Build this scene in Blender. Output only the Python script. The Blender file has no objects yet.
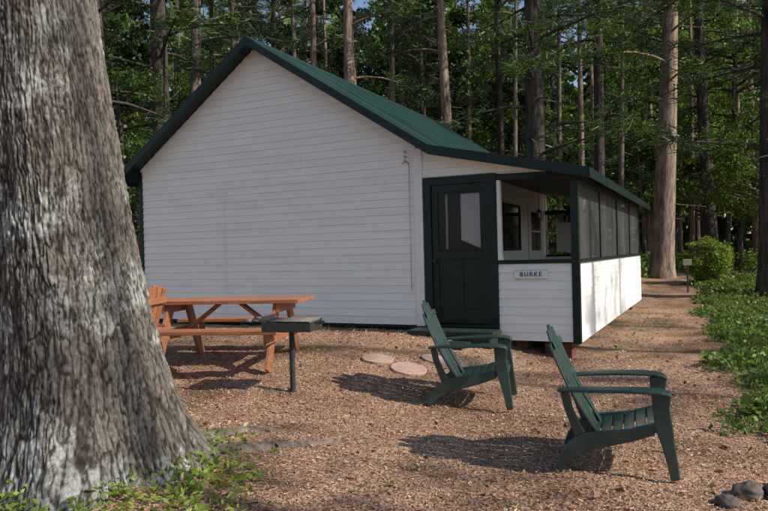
import bpy, math, random
import numpy as np
from mathutils import Vector, Matrix, noise
random.seed(7); rng=np.random.default_rng(7)
scene=bpy.context.scene; coll=scene.collection
F=Vector((-.4352,.9003,0)); R=Vector((.9003,.4352,0)); EYE=1.45

def sstep(t):
    t=np.clip(t,0,1); return t*t*(3-2*t)
def H(x,y):
    x=np.asarray(x,float); y=np.asarray(y,float)
    z=.34*sstep((-1.5-x)/2.5)*sstep((y-3)/5)
    z=z+.42*sstep((y-17)/8)+.012*np.maximum(y-30,0)*sstep((y-30)/20)
    z=z+.20*np.exp(-((x+3.7)**2+(y-3.15)**2)/1.1)
    z=z-.40*sstep((x-.25)/2.2)*(1-sstep((y-15)/5))
    z=z+.018*np.sin(x*1.7+y*.6)*np.sin(y*1.3-x*.4)+.008*np.sin(x*4.1+1)*np.sin(y*3.7)
    return z
def hz(x,y): return float(H(x,y))
def at(px,d):
    r=(px-384)/683.0
    p=(F+R*r)*d
    return p.x,p.y

# ---------------- materials ----------------
def newmat(name):
    m=bpy.data.materials.new(name); m.use_nodes=True
    nt=m.node_tree; b=nt.nodes['Principled BSDF']; return m,nt,b
def N(nt,t,**k):
    n=nt.nodes.new(t)
    for a,v in k.items(): setattr(n,a,v)
    return n
def ramp(nt,stops):
    r=N(nt,'ShaderNodeValToRGB'); e=r.color_ramp.elements
    while len(e)<len(stops): e.new(.5)
    for i,(p,c) in enumerate(stops):
        e[i].position=p; e[i].color=(c[0],c[1],c[2],1)
    return r
def noise_mat(name,stops,scale=(1,1,1),nscale=5,rough=.7,bump=.3,bdist=.01,detail=6,island=0,spec=.3,dirt=None):
    m,nt,b=newmat(name); L=nt.links
    tc=N(nt,'ShaderNodeTexCoord'); mp=N(nt,'ShaderNodeMapping'); mp.inputs['Scale'].default_value=scale
    L.new(tc.outputs['Object'],mp.inputs[0])
    n=N(nt,'ShaderNodeTexNoise'); n.inputs['Scale'].default_value=nscale; n.inputs['Detail'].default_value=detail
    n.inputs['Roughness'].default_value=.65
    L.new(mp.outputs[0],n.inputs[0])
    r=ramp(nt,stops); L.new(n.outputs[0],r.inputs[0]); col=r.outputs[0]
    if dirt:
        n2=N(nt,'ShaderNodeTexNoise'); n2.inputs['Scale'].default_value=dirt[1]; n2.inputs['Detail'].default_value=8; n2.inputs['Roughness'].default_value=.7
        L.new(tc.outputs['Object'],n2.inputs[0])
        r2=ramp(nt,[(dirt[2],(0,0,0)),(dirt[3],(1,1,1))]); L.new(n2.outputs[0],r2.inputs[0])
        mx=N(nt,'ShaderNodeMixRGB'); mx.inputs[2].default_value=(*dirt[0],1)
        L.new(r2.outputs[0],mx.inputs[0]); L.new(col,mx.inputs[1]); col=mx.outputs[0]
    if island:
        g=N(nt,'ShaderNodeNewGeometry'); mr=N(nt,'ShaderNodeMapRange')
        mr.inputs['To Min'].default_value=1-island; mr.inputs['To Max'].default_value=1+island
        L.new(g.outputs['Random Per Island'],mr.inputs[0])
        hs=N(nt,'ShaderNodeHueSaturation'); L.new(mr.outputs[0],hs.inputs['Value']); L.new(col,hs.inputs['Color']); col=hs.outputs[0]
    L.new(col,b.inputs['Base Color']); b.inputs['Roughness'].default_value=rough; b.inputs['Specular IOR Level'].default_value=spec
    if bump:
        bp=N(nt,'ShaderNodeBump'); bp.inputs['Strength'].default_value=bump; bp.inputs['Distance'].default_value=bdist
        L.new(n.outputs[0],bp.inputs['Height']); L.new(bp.outputs[0],b.inputs['Normal'])
    return m
def leaf_mat(name,c1,c2,c3,trans=.35):
    m,nt,b=newmat(name); L=nt.links; nt.nodes.remove(b)
    g=N(nt,'ShaderNodeNewGeometry'); oi=N(nt,'ShaderNodeObjectInfo')
    r=ramp(nt,[(0,c1),(.55,c2),(1,c3)]); L.new(g.outputs['Random Per Island'],r.inputs[0])
    hs=N(nt,'ShaderNodeHueSaturation'); mr=N(nt,'ShaderNodeMapRange'); mr.inputs['To Min'].default_value=.6; mr.inputs['To Max'].default_value=1.35
    L.new(oi.outputs['Random'],mr.inputs[0]); L.new(mr.outputs[0],hs.inputs['Value']); L.new(r.outputs[0],hs.inputs['Color'])
    b=N(nt,'ShaderNodeBsdfDiffuse'); L.new(hs.outputs[0],b.inputs[0])
    gl=N(nt,'ShaderNodeBsdfGlossy'); gl.inputs['Roughness'].default_value=.45; gl.inputs[0].default_value=(.8,.85,.8,1)
    m0=N(nt,'ShaderNodeMixShader'); m0.inputs[0].default_value=.045; L.new(b.outputs[0],m0.inputs[1]); L.new(gl.outputs[0],m0.inputs[2])
    t=N(nt,'ShaderNodeBsdfTranslucent'); L.new(hs.outputs[0],t.inputs[0])
    mx=N(nt,'ShaderNodeMixShader'); mx.inputs[0].default_value=trans
    L.new(m0.outputs[0],mx.inputs[1]); L.new(t.outputs[0],mx.inputs[2])
    L.new(mx.outputs[0],nt.nodes['Material Output'].inputs[0]); return m

M={}
M['siding']=noise_mat('white_clapboard_paint',[(.3,(.76,.755,.73)),(.6,(.84,.835,.81))],(.6,.6,9),3,.55,.08,.002,island=.022,dirt=((.54,.52,.47),1.7,.62,.86))
M['trimw']=noise_mat('white_trim_paint',[(.3,(.71,.705,.69)),(.7,(.81,.80,.78))],(1,1,1),6,.5,.1,.002)
M['innerw']=noise_mat('white_porch_paint',[(.3,(.78,.78,.78)),(.7,(.84,.84,.84))],(1,1,1),3,.5,.05,.002)
M['ceil']=noise_mat('porch_ceiling_boards',[(.3,(.10,.09,.08)),(.7,(.17,.155,.14))],(12,1,1),3,.6,.2,.003)
M['green']=noise_mat('dark_green_paint',[(.3,(.0035,.013,.011)),(.7,(.007,.022,.018))],(1,1,1),8,.4,.15,.002)
M['roof']=noise_mat('green_roofing',[(.3,(.005,.030,.024)),(.7,(.008,.038,.031))],(1,1,1),1.2,.42,0,.003,spec=.5)
M['step']=noise_mat('worn_green_step_paint',[(.35,(.012,.026,.021)),(.7,(.035,.048,.036))],(1,4,1),8,.6,.2,.003)
M['wood']=noise_mat('stained_cedar',[(.25,(.19,.07,.033)),(.5,(.34,.14,.068)),(.75,(.48,.25,.14))],(1.2,14,14),3,.5,.35,.003,island=.22)
M['iron']=noise_mat('weathered_black_iron',[(.3,(.02,.02,.02)),(.62,(.045,.042,.04)),(.8,(.13,.09,.065))],(1,1,1),22,.6,.3,.002)
M['ironl']=noise_mat('grey_steel_grate',[(.3,(.10,.10,.10)),(.7,(.22,.21,.20))],(1,1,1),20,.5,.2,.002)
M['plastic']=noise_mat('green_resin',[(.3,(.012,.036,.029)),(.7,(.019,.050,.041))],(1,1,1),4,.34,.04,.001,spec=.8,dirt=((.06,.08,.068),6,.55,.8))
M['brick']=noise_mat('red_brick',[(.3,(.08,.028,.02)),(.7,(.17,.065,.042))],(1,1,1),15,.85,.4,.005,island=.25)
M['paver']=noise_mat('pink_concrete',[(.3,(.34,.22,.18)),(.7,(.48,.34,.29))],(1,1,1),14,.85,.3,.004)
M['rock']=noise_mat('brown_rock',[(.3,(.06,.045,.04)),(.7,(.17,.13,.115))],(1,1,1),7,.8,.6,.02)
M['bark']=noise_mat('pine_bark',[(.32,(.042,.034,.028)),(.5,(.155,.125,.102)),(.7,(.30,.25,.21))],(1,1,.16),9,.9,.9,.05,detail=8)
M['barkr']=noise_mat('red_pine_bark',[(.32,(.07,.046,.034)),(.5,(.24,.17,.13)),(.7,(.42,.33,.265))],(1,1,.2),9,.9,.9,.05,detail=8)
M['barkd']=noise_mat('dark_bark',[(.32,(.015,.012,.010)),(.5,(.055,.045,.037)),(.7,(.11,.095,.08))],(1,1,.2),9,.9,.9,.05,detail=8)
M['conduit']=noise_mat('grey_metal',[(.3,(.42,.42,.42)),(.7,(.55,.55,.55))],rough=.4)
M['dark']=noise_mat('unlit_dark',[(.3,(.012,.012,.012)),(.7,(.02,.02,.02))])  # near-black colour standing in for unlit space
M['curtain']=noise_mat('pale_curtain',[(.3,(.30,.32,.34)),(.7,(.50,.52,.54))],(16,16,.4),3,.9,.3,.02)
M['black']=noise_mat('black_lettering',[(.3,(.02,.02,.02)),(.7,(.03,.03,.03))])
M['yellow']=noise_mat('yellow_sign_paint',[(.3,(.72,.66,.38)),(.7,(.82,.76,.5))])
M['red']=noise_mat('red_paint',[(.3,(.5,.03,.02)),(.7,(.6,.05,.03))])
M['chips']=noise_mat('wood_chips',[(.3,(.32,.185,.118)),(.7,(.56,.365,.25))],(1,1,1),3,.9,0,island=.5)
M['pine']=leaf_mat('pine_needles',(.022,.044,.015),(.053,.098,.027),(.12,.18,.048),.38)
M['leaf']=leaf_mat('broad_leaves',(.042,.08,.012),(.105,.185,.026),(.23,.33,.05),.5)
M['leafd']=leaf_mat('dark_broad_leaves',(.018,.040,.010),(.045,.088,.019),(.095,.155,.033),.45)  # darker green mix for some of the broadleaf trees
M['weed']=leaf_mat('weed_leaves',(.05,.095,.018),(.12,.20,.032),(.23,.32,.055),.42)
M['grass']=leaf_mat('grass_blades',(.07,.11,.025),(.14,.20,.045),(.26,.31,.09),.4)
M['bright']=leaf_mat('yellow_green_leaves',(.13,.20,.02),(.27,.39,.05),(.42,.54,.11),.45)
M['litter']=noise_mat('dry_leaf_litter',[(.3,(.18,.10,.06)),(.7,(.38,.25,.16))],(1,1,1),3,.9,0,island=.5)
m,nt,b=newmat('dark_window_glass'); b.inputs['Base Color'].default_value=(.012,.014,.016,1); b.inputs['Roughness'].default_value=.06; b.inputs['Specular IOR Level'].default_value=.8
nn=N(nt,'ShaderNodeTexNoise'); nn.inputs['Scale'].default_value=2; bb=N(nt,'ShaderNodeBump'); bb.inputs['Strength'].default_value=.05
nt.links.new(nn.outputs[0],bb.inputs['Height']); nt.links.new(bb.outputs[0],b.inputs['Normal']); M['glass']=m
m,nt,b=newmat('insect_screen'); b.inputs['Base Color'].default_value=(.085,.087,.09,1); b.inputs['Roughness'].default_value=.45
tc=N(nt,'ShaderNodeTexCoord'); mp=N(nt,'ShaderNodeMapping'); mp.inputs['Scale'].default_value=(1,1.2,.35); nt.links.new(tc.outputs['Object'],mp.inputs[0])
nn=N(nt,'ShaderNodeTexNoise'); nn.inputs['Scale'].default_value=1.6; nt.links.new(mp.outputs[0],nn.inputs[0]); mr=N(nt,'ShaderNodeMapRange'); mr.inputs['From Min'].default_value=.3; mr.inputs['From Max'].default_value=.7; mr.inputs['To Min'].default_value=.45; mr.inputs['To Max'].default_value=.72
nt.links.new(nn.outputs[0],mr.inputs[0]); nt.links.new(mr.outputs[0],b.inputs['Alpha']); M['screen']=m
# ground
m,nt,b=newmat('wood_chip_ground'); L=nt.links
tc=N(nt,'ShaderNodeTexCoord')
mp=N(nt,'ShaderNodeMapping'); L.new(tc.outputs['Object'],mp.inputs[0])
nw=N(nt,'ShaderNodeTexNoise'); nw.inputs['Scale'].default_value=9; L.new(mp.outputs[0],nw.inputs[0])
mw=N(nt,'ShaderNodeMixRGB'); mw.inputs[0].default_value=.06; L.new(mp.outputs[0],mw.inputs[1]); L.new(nw.outputs['Color'],mw.inputs[2])
v=N(nt,'ShaderNodeTexVoronoi'); v.inputs['Scale'].default_value=75; L.new(mw.outputs[0],v.inputs[0])
sep=N(nt,'ShaderNodeSeparateColor'); L.new(v.outputs['Color'],sep.inputs[0])
r=ramp(nt,[(0,(.12,.068,.045)),(.35,(.26,.158,.105)),(.7,(.40,.262,.185)),(1,(.56,.40,.30))]); L.new(sep.outputs[0],r.inputs[0])
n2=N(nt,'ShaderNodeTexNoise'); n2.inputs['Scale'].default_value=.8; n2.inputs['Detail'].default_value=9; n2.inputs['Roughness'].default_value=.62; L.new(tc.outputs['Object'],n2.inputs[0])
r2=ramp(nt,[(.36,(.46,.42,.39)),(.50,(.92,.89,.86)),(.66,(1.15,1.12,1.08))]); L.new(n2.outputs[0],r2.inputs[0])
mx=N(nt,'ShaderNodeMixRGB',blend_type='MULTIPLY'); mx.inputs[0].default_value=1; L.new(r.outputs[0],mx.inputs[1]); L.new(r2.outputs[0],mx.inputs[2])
n3=N(nt,'ShaderNodeTexNoise'); n3.inputs['Scale'].default_value=60; n3.inputs['Detail'].default_value=6; L.new(tc.outputs['Object'],n3.inputs[0])
ad=N(nt,'ShaderNodeMath',operation='ADD'); L.new(v.outputs['Distance'],ad.inputs[0]); L.new(n3.outputs[0],ad.inputs[1])
bp=N(nt,'ShaderNodeBump'); bp.inputs['Strength'].default_value=.7; bp.inputs['Distance'].default_value=.012; L.new(ad.outputs[0],bp.inputs['Height']); L.new(bp.outputs[0],b.inputs['Normal'])
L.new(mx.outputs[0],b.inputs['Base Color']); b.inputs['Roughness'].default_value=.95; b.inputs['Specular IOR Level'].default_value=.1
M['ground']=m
# big bark
m,nt,b=newmat('furrowed_bark'); L=nt.links
at_=N(nt,'ShaderNodeAttribute'); at_.attribute_name='ridge'
r=ramp(nt,[(0,(.035,.029,.024)),(.28,(.10,.084,.07)),(.5,(.175,.152,.13)),(1,(.27,.24,.21))]); L.new(at_.outputs['Fac'],r.inputs[0])
tc=N(nt,'ShaderNodeTexCoord')
n1=N(nt,'ShaderNodeTexNoise'); n1.inputs['Scale'].default_value=2.0; n1.inputs['Detail'].default_value=14; n1.inputs['Roughness'].default_value=.76; L.new(tc.outputs['Object'],n1.inputs[0])
r1=ramp(nt,[(.50,(0,0,0)),(.58,(.85,.85,.85))]); L.new(n1.outputs[0],r1.inputs[0])
ra=ramp(nt,[(.15,(.1,.1,.1)),(.6,(1,1,1))]); L.new(at_.outputs['Fac'],ra.inputs[0])
mu=N(nt,'ShaderNodeMath',operation='MULTIPLY'); L.new(r1.outputs[0],mu.inputs[0]); L.new(ra.outputs[0],mu.inputs[1])
mx=N(nt,'ShaderNodeMixRGB'); L.new(mu.outputs[0],mx.inputs[0]); L.new(r.outputs[0],mx.inputs[1]); mx.inputs[2].default_value=(.50,.515,.49,1)
mp=N(nt,'ShaderNodeMapping'); mp.inputs['Scale'].default_value=(1,1,.6); L.new(tc.outputs['Object'],mp.inputs[0])
n2=N(nt,'ShaderNodeTexNoise'); n2.inputs['Scale'].default_value=48; n2.inputs['Detail'].default_value=9; n2.inputs['Roughness'].default_value=.75; L.new(mp.outputs[0],n2.inputs[0])
r2=ramp(nt,[(.34,(.45,.45,.45)),(.66,(1.3,1.3,1.3))]); L.new(n2.outputs[0],r2.inputs[0])
m3=N(nt,'ShaderNodeMixRGB',blend_type='MULTIPLY'); m3.inputs[0].default_value=1; L.new(mx.outputs[0],m3.inputs[1]); L.new(r2.outputs[0],m3.inputs[2])
L.new(m3.outputs[0],b.inputs['Base Color']); b.inputs['Roughness'].default_value=.95; b.inputs['Specular IOR Level'].default_value=.1
bp=N(nt,'ShaderNodeBump'); bp.inputs['Strength'].default_value=.9; bp.inputs['Distance'].default_value=.014; L.new(n2.outputs[0],bp.inputs['Height']); L.new(bp.outputs[0],b.inputs['Normal'])
M['bigbark']=m

# ---------------- mesh helpers ----------------
class MB:
    def __init__(s): s.v=[]; s.f=[]
    def add(s,vs,fs):
        o=len(s.v); s.v.extend([tuple(p) for p in vs]); s.f.extend([tuple(i+o for i in f) for f in fs])
    def box(s,a,b):
        x0,y0,z0=a; x1,y1,z1=b
        s.add([(x0,y0,z0),(x1,y0,z0),(x1,y1,z0),(x0,y1,z0),(x0,y0,z1),(x1,y0,z1),(x1,y1,z1),(x0,y1,z1)],
              [(0,3,2,1),(4,5,6,7),(0,1,5,4),(1,2,6,5),(2,3,7,6),(3,0,4,7)])
    def beam(s,p,q,side,w,t):
        p=Vector(p);q=Vector(q); d=(q-p).normalized(); sd=Vector(side); sd=(sd-d*sd.dot(d)).normalized(); n=d.cross(sd)
        vs=[]
        for c in (p,q):
            for a,bb in ((-1,-1),(1,-1),(1,1),(-1,1)): vs.append(c+sd*(a*w/2)+n*(bb*t/2))
        s.add(vs,[(0,3,2,1),(4,5,6,7),(0,1,5,4),(1,2,6,5),(2,3,7,6),(3,0,4,7)])
    def sweep(s,path,side,ws,t):
        path=[Vector(p) for p in path]; n=len(path); sd=Vector(side).normalized()
        if not hasattr(ws,'__len__'): ws=[ws]*n
        vs=[]
        for i,p in enumerate(path):
            d=(path[min(i+1,n-1)]-path[max(i-1,0)]).normalized(); nn=d.cross(sd).normalized()
            for a,bb in ((-1,-1),(1,-1),(1,1),(-1,1)): vs.append(p+sd*(a*ws[i]/2)+nn*(bb*t/2))
        fs=[(0,3,2,1)]
        for i in range(n-1):
            o=4*i
            for k in range(4): fs.append((o+k,o+(k+1)%4,o+4+(k+1)%4,o+4+k))
        o=4*(n-1); fs.append((o,o+1,o+2,o+3)); s.add(vs,fs)
    def tube(s,path,rad,sides=8,cap=True):
        path=[Vector(p) for p in path]; n=len(path); vs=[]
        for i,p in enumerate(path):
            d=(path[min(i+1,n-1)]-path[max(i-1,0)]).normalized()
            ref=Vector((1,0,0)) if abs(d.x)<.8 else Vector((0,1,0))
            u=d.cross(ref).normalized(); w=d.cross(u)
            for k in range(sides):
                a=2*math.pi*k/sides; vs.append(p+(u*math.cos(a)+w*math.sin(a))*rad[i])
        fs=[]
        for i in range(n-1):
            for k in range(sides):
                fs.append((i*sides+k,i*sides+(k+1)%sides,(i+1)*sides+(k+1)%sides,(i+1)*sides+k))
        if cap:
            fs.append(tuple(range(sides))[::-1]); fs.append(tuple((n-1)*sides+k for k in range(sides)))
        s.add(vs,fs)
    def profile(s,pts,thick,y0,y1):
        n=len(pts); vs=[]
        for y in (y0,y1):
            for (x,z) in pts: vs.append((x,y,z))
            for (x,z) in pts: vs.append((x,y,z-thick))
        fs=[]; o=2*n
        for i in range(n-1):
            fs+=[(i,i+1,n+i+1,n+i),(o+i,o+n+i,o+n+i+1,o+i+1),(i,o+i,o+i+1,i+1),(n+i,n+i+1,o+n+i+1,o+n+i)]
        fs+=[(0,n,o+n,o),(n-1,o+n-1,o+2*n-1,2*n-1)]
        s.add(vs,fs)
    def mesh(s,name):
        me=bpy.data.meshes.new(name); me.from_pydata(s.v,[],s.f); me.update(); return me
def obj(name,me,mat=None,parent=None,loc=None,smooth=False,bevel=0,kind=None,label=None,category=None,group=None):
    if isinstance(me,MB): me=me.mesh(name)
    o=bpy.data.objects.new(name,me); coll.objects.link(o)
    if mat is not None: me.materials.append(mat)
    if smooth: me.polygons.foreach_set('use_smooth',[True]*len(me.polygons))
    if parent is not None:
        o.parent=parent
        if loc is None: o.matrix_parent_inverse=Matrix.LocRotScale(parent.location,parent.rotation_euler,parent.scale).inverted()
    if loc is not None: o.location=loc
    if bevel:
        bm=o.modifiers.new('bevel','BEVEL'); bm.width=bevel; bm.segments=2; bm.limit_method='ANGLE'
    if kind: o['kind']=kind
    if label: o['label']=label
    if category: o['category']=category
    if group: o['group']=group
    return o
def empty(name,loc,label,category,group=None,rot=0,scale=(1,1,1)):
    e=bpy.data.objects.new(name,None); e.empty_display_size=.2; e.location=loc; e.rotation_euler=(0,0,rot); e.scale=scale
    coll.objects.link(e); e['label']=label; e['category']=category
    if group: e['group']=group
    return e
def leaves(c,d,ln,w,diamond=True):
    n=len(c); d=d/np.linalg.norm(d,axis=1,keepdims=True)
    s=np.cross(d,rng.normal(size=(n,3))); s/=np.linalg.norm(s,axis=1,keepdims=True)
    ln=np.asarray(ln).reshape(-1,1)*np.ones((n,1)); w=np.asarray(w).reshape(-1,1)*np.ones((n,1))
    if diamond: P=np.stack([c,c+d*ln*.45+s*w*.5,c+d*ln,c+d*ln*.45-s*w*.5],1)
    else: P=np.stack([c-s*w*.5,c+s*w*.5,c+d*ln+s*w*.3,c+d*ln-s*w*.3],1)
    return P.reshape(-1,3)
def leafmesh(name,V):
    n=len(V)//4; me=bpy.data.meshes.new(name)
    me.vertices.add(4*n); me.vertices.foreach_set('co',V.astype(np.float32).ravel())
    me.loops.add(4*n); me.loops.foreach_set('vertex_index',np.arange(4*n,dtype=np.int32))
    me.polygons.add(n); me.polygons.foreach_set('loop_start',np.arange(0,4*n,4,dtype=np.int32)); me.polygons.foreach_set('loop_total',np.full(n,4,dtype=np.int32))
    me.update(calc_edges=True); me.validate(); return me

# ---------------- ground ----------------
def axis(lo,hi,step,far):
    a=list(np.arange(lo,hi+1e-6,step)); s=step; x=hi
    while x<far: s*=1.18; x+=s; a.append(x)
    s=step; x=lo; pre=[]
    while x>-far: s*=1.18; x-=s; pre.append(x)
    return np.array(pre[::-1]+a)
gx=axis(-12,4,.1,500); gy=axis(0,20,.1,500)
X,Y=np.meshgrid(gx,gy); Z=H(X,Y)
Z+=.006*rng.normal(size=Z.shape)*((X>-12)&(X<4)&(Y>0)&(Y<20))
nx,ny=len(gx),len(gy)
vs=np.stack([X,Y,Z],-1).reshape(-1,3)
ii,jj=np.meshgrid(np.arange(nx-1),np.arange(ny-1)); a=(jj*nx+ii).ravel()
fs=np.stack([a,a+1,a+1+nx,a+nx],1)
me=bpy.data.meshes.new('ground'); me.from_pydata(vs.tolist(),[],fs.tolist()); me.update()
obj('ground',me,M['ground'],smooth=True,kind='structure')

n=75000
xs=rng.uniform(-7,1.2,n); ys=2.2+7.2*rng.random(n)**1.25
c=np.stack([xs,ys,H(xs,ys)+.004+.008*rng.random(n)],1)
d=rng.normal(size=(n,3)); d[:,2]*=.22
d/=np.linalg.norm(d,axis=1,keepdims=True)
s=np.cross(d,np.array([0,0,1.])+.35*rng.normal(size=(n,3))); s/=np.linalg.norm(s,axis=1,keepdims=True)
ln=(.008+.03*rng.random(n)**2.2)[:,None]; w=rng.uniform(.004,.011,n)[:,None]
P=np.stack([c-d*ln/2-s*w/2,c+d*ln/2-s*w/2,c+d*ln/2+s*w/2,c-d*ln/2+s*w/2],1).reshape(-1,3)
obj('wood_chips',leafmesh('wood_chips',P),M['chips'],kind='stuff')
n=1300
xs=rng.uniform(-7,.8,n); ys=rng.uniform(2.6,16,n); keep=~((xs<-1.5)&(ys>8.9)); xs=xs[keep]; ys=ys[keep]; n=len(xs)
c=np.stack([xs,ys,H(xs,ys)+.014],1); d=rng.normal(size=(n,3)); d[:,2]*=.25
obj('leaf_litter',leafmesh('leaf_litter',leaves(c,d,rng.uniform(.03,.08,n),rng.uniform(.02,.045,n))),M['litter'],kind='stuff')

# ---------------- cabin ----------------
YF=9.1; YB=17.4; XL=-9.18; XR=-3.85; XP=-1.6
EL=(-9.48,2.90); PK=(-6.60,4.93); BR=(-3.54,2.94); EP=(-1.40,2.47)
def rooftop(x):
    pts=[EL,PK,BR,EP]
    for (a,b) in zip(pts,pts[1:]):
        if a[0]<=x<=b[0]: return a[1]+(b[1]-a[1])*(x-a[0])/(b[0]-a[0])
    return 2.4
cabin=empty('cabin',(-5.4,13.2,.3),'white clapboard cabin with dark green roof and screened porch','cabin')
def C(name,me,mat,**k): return obj(name,me,mat,parent=cabin,**k)
def clap(mb,o,e,nrm,za,zb,a0,b0,a1,b1,t=.02):
    o=Vector(o);e=Vector(e);n=Vector(nrm)
    def P(u,z,k): return o+e*u+n*k+Vector((0,0,z))
    vs=[P(a0,za,t),P(b0,za,t),P(b1,zb,.004),P(a1,zb,.004),P(a0,za,0),P(b0,za,0),P(b1,zb,0),P(a1,zb,0)]
    mb.add(vs,[(0,1,2,3),(0,4,5,1),(0,3,7,4),(1,5,6,2)])
row=.115
wall=MB()
z=.415
while z<4.84:
    z1=min(z+row-.001,4.84)
    def ext(zz):
        lo=XL; hi=XR
        zz+=.07
        if zz>rooftop(XL): lo=EL[0]+(zz-EL[1])*(PK[0]-EL[0])/(PK[1]-EL[1])
        if zz>rooftop(XR): hi=BR[0]-(zz-BR[1])*(BR[0]-PK[0])/(PK[1]-BR[1])
        return lo,hi
    a0,b0=ext(z); a1,b1=ext(z1)
    cuts=[a0]
    if b0-a0>2.5: cuts.append(a0+random.uniform(.3,.7)*(b0-a0))
    cuts.append(b0)
    for i in range(len(cuts)-1):
        ca,cb=cuts[i],cuts[i+1]; ua=a1 if i==0 else ca; ub=b1 if i==len(cuts)-2 else cb-.002
        cb2=cb if i==len(cuts)-2 else cb-.002
        clap(wall,(0,YF,0),(1,0,0),(0,-1,0),z,z1,ca,cb2,ua,ub,.019+random.uniform(-.001,.0015))
    z+=row
g=[(XL,.42),(XR,.42),(XR,rooftop(XR)-.07),(PK[0],PK[1]-.07),(XL,rooftop(XL)-.07)]
wall.add([(x,YF+.004,zz) for x,zz in g]+[(x,YF+.1,zz) for x,zz in g],[(0,1,2,3,4),(9,8,7,6,5),(0,5,6,1)])
wall.add([(x,YB+.1,zz) for x,zz in g]+[(x,YB,zz) for x,zz in g],[(4,3,2,1,0),(5,6,7,8,9)])
wall.box((XL,YF+.101,.42),(XL+.1,YB-.001,3.03))
z=.415
while z<2.95:
    clap(wall,(XL,0,0),(0,1,0),(-1,0,0),z,z+row-.001,YF,YB,YF,YB); z+=row
C('wall',wall,M['siding'])
iw=MB(); iw.box((XR-.1,YF+.101,.42),(XR,YB-.001,2.94))
C('porch_inner_wall',iw,M['innerw'])
pf=MB(); z=.24
while z<1.24:
    z1=min(z+row-.001,1.27)
    clap(pf,(0,YF,0),(1,0,0),(0,-1,0),z,z1,-2.66,XP-.07,-2.66,XP-.07); z+=row
z=2.53
while z<2.95:
    z1=z+row-.001
    def hx(zz):
        zz+=.07
        if zz<=EP[1]: return XP
        if zz<=BR[1]: return BR[0]+(BR[1]-zz)*(EP[0]-BR[0])/(BR[1]-EP[1])
        return BR[0]-(zz-BR[1])*1.5
    b0=min(XP,hx(z)); b1=min(XP,hx(z1))
    if b0>-3.78: clap(pf,(0,YF,0),(1,0,0),(0,-1,0),z,z1,-3.78,b0,-3.78,max(b1,-3.78))
    z+=row
gp=[(-3.78,2.525),(XP-.03,2.49),(XP-.03,rooftop(XP)-.06),(-3.54,rooftop(-3.54)-.06),(-3.78,rooftop(-3.78)-.06)]
pf.add([(x,YF+.003,zz) for x,zz in gp]+[(x,YF+.05,zz) for x,zz in gp],[(0,1,2,3,4),(9,8,7,6,5)])
pf.box((-2.66,YF+.003,.3),(XP-.07,YF+.08,1.28))
z=.22
while z<1.24:
    z1=min(z+row-.001,1.27)
    clap(pf,(XP,0,0),(0,1,0),(1,0,0),z,z1,YF,YB,YF,YB,.012); z+=row
pf.box((XP-.08,YF+.081,.26),(XP-.003,YB,1.28))
pf.box((XR+.01,YB-.08,.26),(XP-.09,YB,1.28))
C('porch_wall',pf,M['siding'])
cb=MB(); cb.box((XR-.03,YF-.035,.40),(XR+.10,YF-.001,2.96)); C('corner_board',cb,M['trimw'],bevel=.004)
cg=MB(); cg.box((XL-.03,YF-.035,.40),(XL+.05,YF-.001,3.0)); C('corner_board',cg,M['green'],bevel=.004)
fr=MB()
fr.box((XP-.075,YF-.035,.22),(XP+.025,YF+.06,2.45))
fr.box((-2.664,YF-.03,1.275),(XP-.08,YF+.085,1.325))
fr.box((-2.664,YF-.032,2.42),(XP-.08,YF+.06,2.49))
fr.box((XP-.05,YF+.065,1.275),(XP+.03,YB+.02,1.32))
fr.box((XP-.06,YF+.065,2.34),(XP+.022,YB+.02,2.44))
npan=4
for i in range(1,npan+1):
    y=YF+(YB-YF)*i/npan; fr.box((XP-.055,y-.02,1.322),(XP+.002,y+.02,2.338))
fr.box((XR+.02,YB-.06,1.275),(XP-.07,YB-.001,1.335)); fr.box((XR+.02,YB-.06,2.34),(XP-.07,YB-.001,2.44))
fr.box((-2.72,YB-.05,1.336),(-2.66,YB-.01,2.339))
C('porch_frame',fr,M['green'],bevel=.004)
wf=MB(); wf.box((-2.66,YF-.028,1.327),(-2.61,YF+.05,2.418))
C('window_frame',wf,M['trimw'],bevel=.003)
for i in range(npan):
    y0=YF+(YB-YF)*i/npan; y1=YF+(YB-YF)*(i+1)/npan
    s=MB(); yy0=y0+.025 if i else y0+.07
    s.add([(XP-.02,yy0,1.322),(XP-.02,y1-.021,1.322),(XP-.02,y1-.021,2.339),(XP-.02,yy0,2.339)],[(0,1,2,3)])
    C('window_screen',s,M['screen'])
s=MB(); s.add([(XR+.02,YB-.03,1.336),(-2.73,YB-.03,1.336),(-2.73,YB-.03,2.339),(XR+.02,YB-.03,2.339)],[(0,1,2,3)]); C('window_screen',s,M['screen'])
s=MB(); s.add([(-2.65,YB-.03,1.336),(XP-.07,YB-.03,1.336),(XP-.07,YB-.03,2.339),(-2.65,YB-.03,2.339)],[(0,1,2,3)]); C('window_screen',s,M['screen'])
pp=MB(); pp.box((-3.55,YB-.075,1.40),(-3.05,YB-.063,2.12)); C('pale_window_pane',pp,M['innerw'])  # opaque pale panel standing in for a light-reflecting window pane
pfl=MB(); pfl.box((XR+.002,YF+.085,.36),(XP-.085,YB-.085,.44)); C('porch_floor',pfl,M['step'])
pc=MB(); pc.profile([(XR+.01,rooftop(XR+.35)-.066),(XP-.09,rooftop(XP-.09)-.066)],.012,YF+.07,YB-.01); C('porch_ceiling',pc,M['ceil'])
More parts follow.
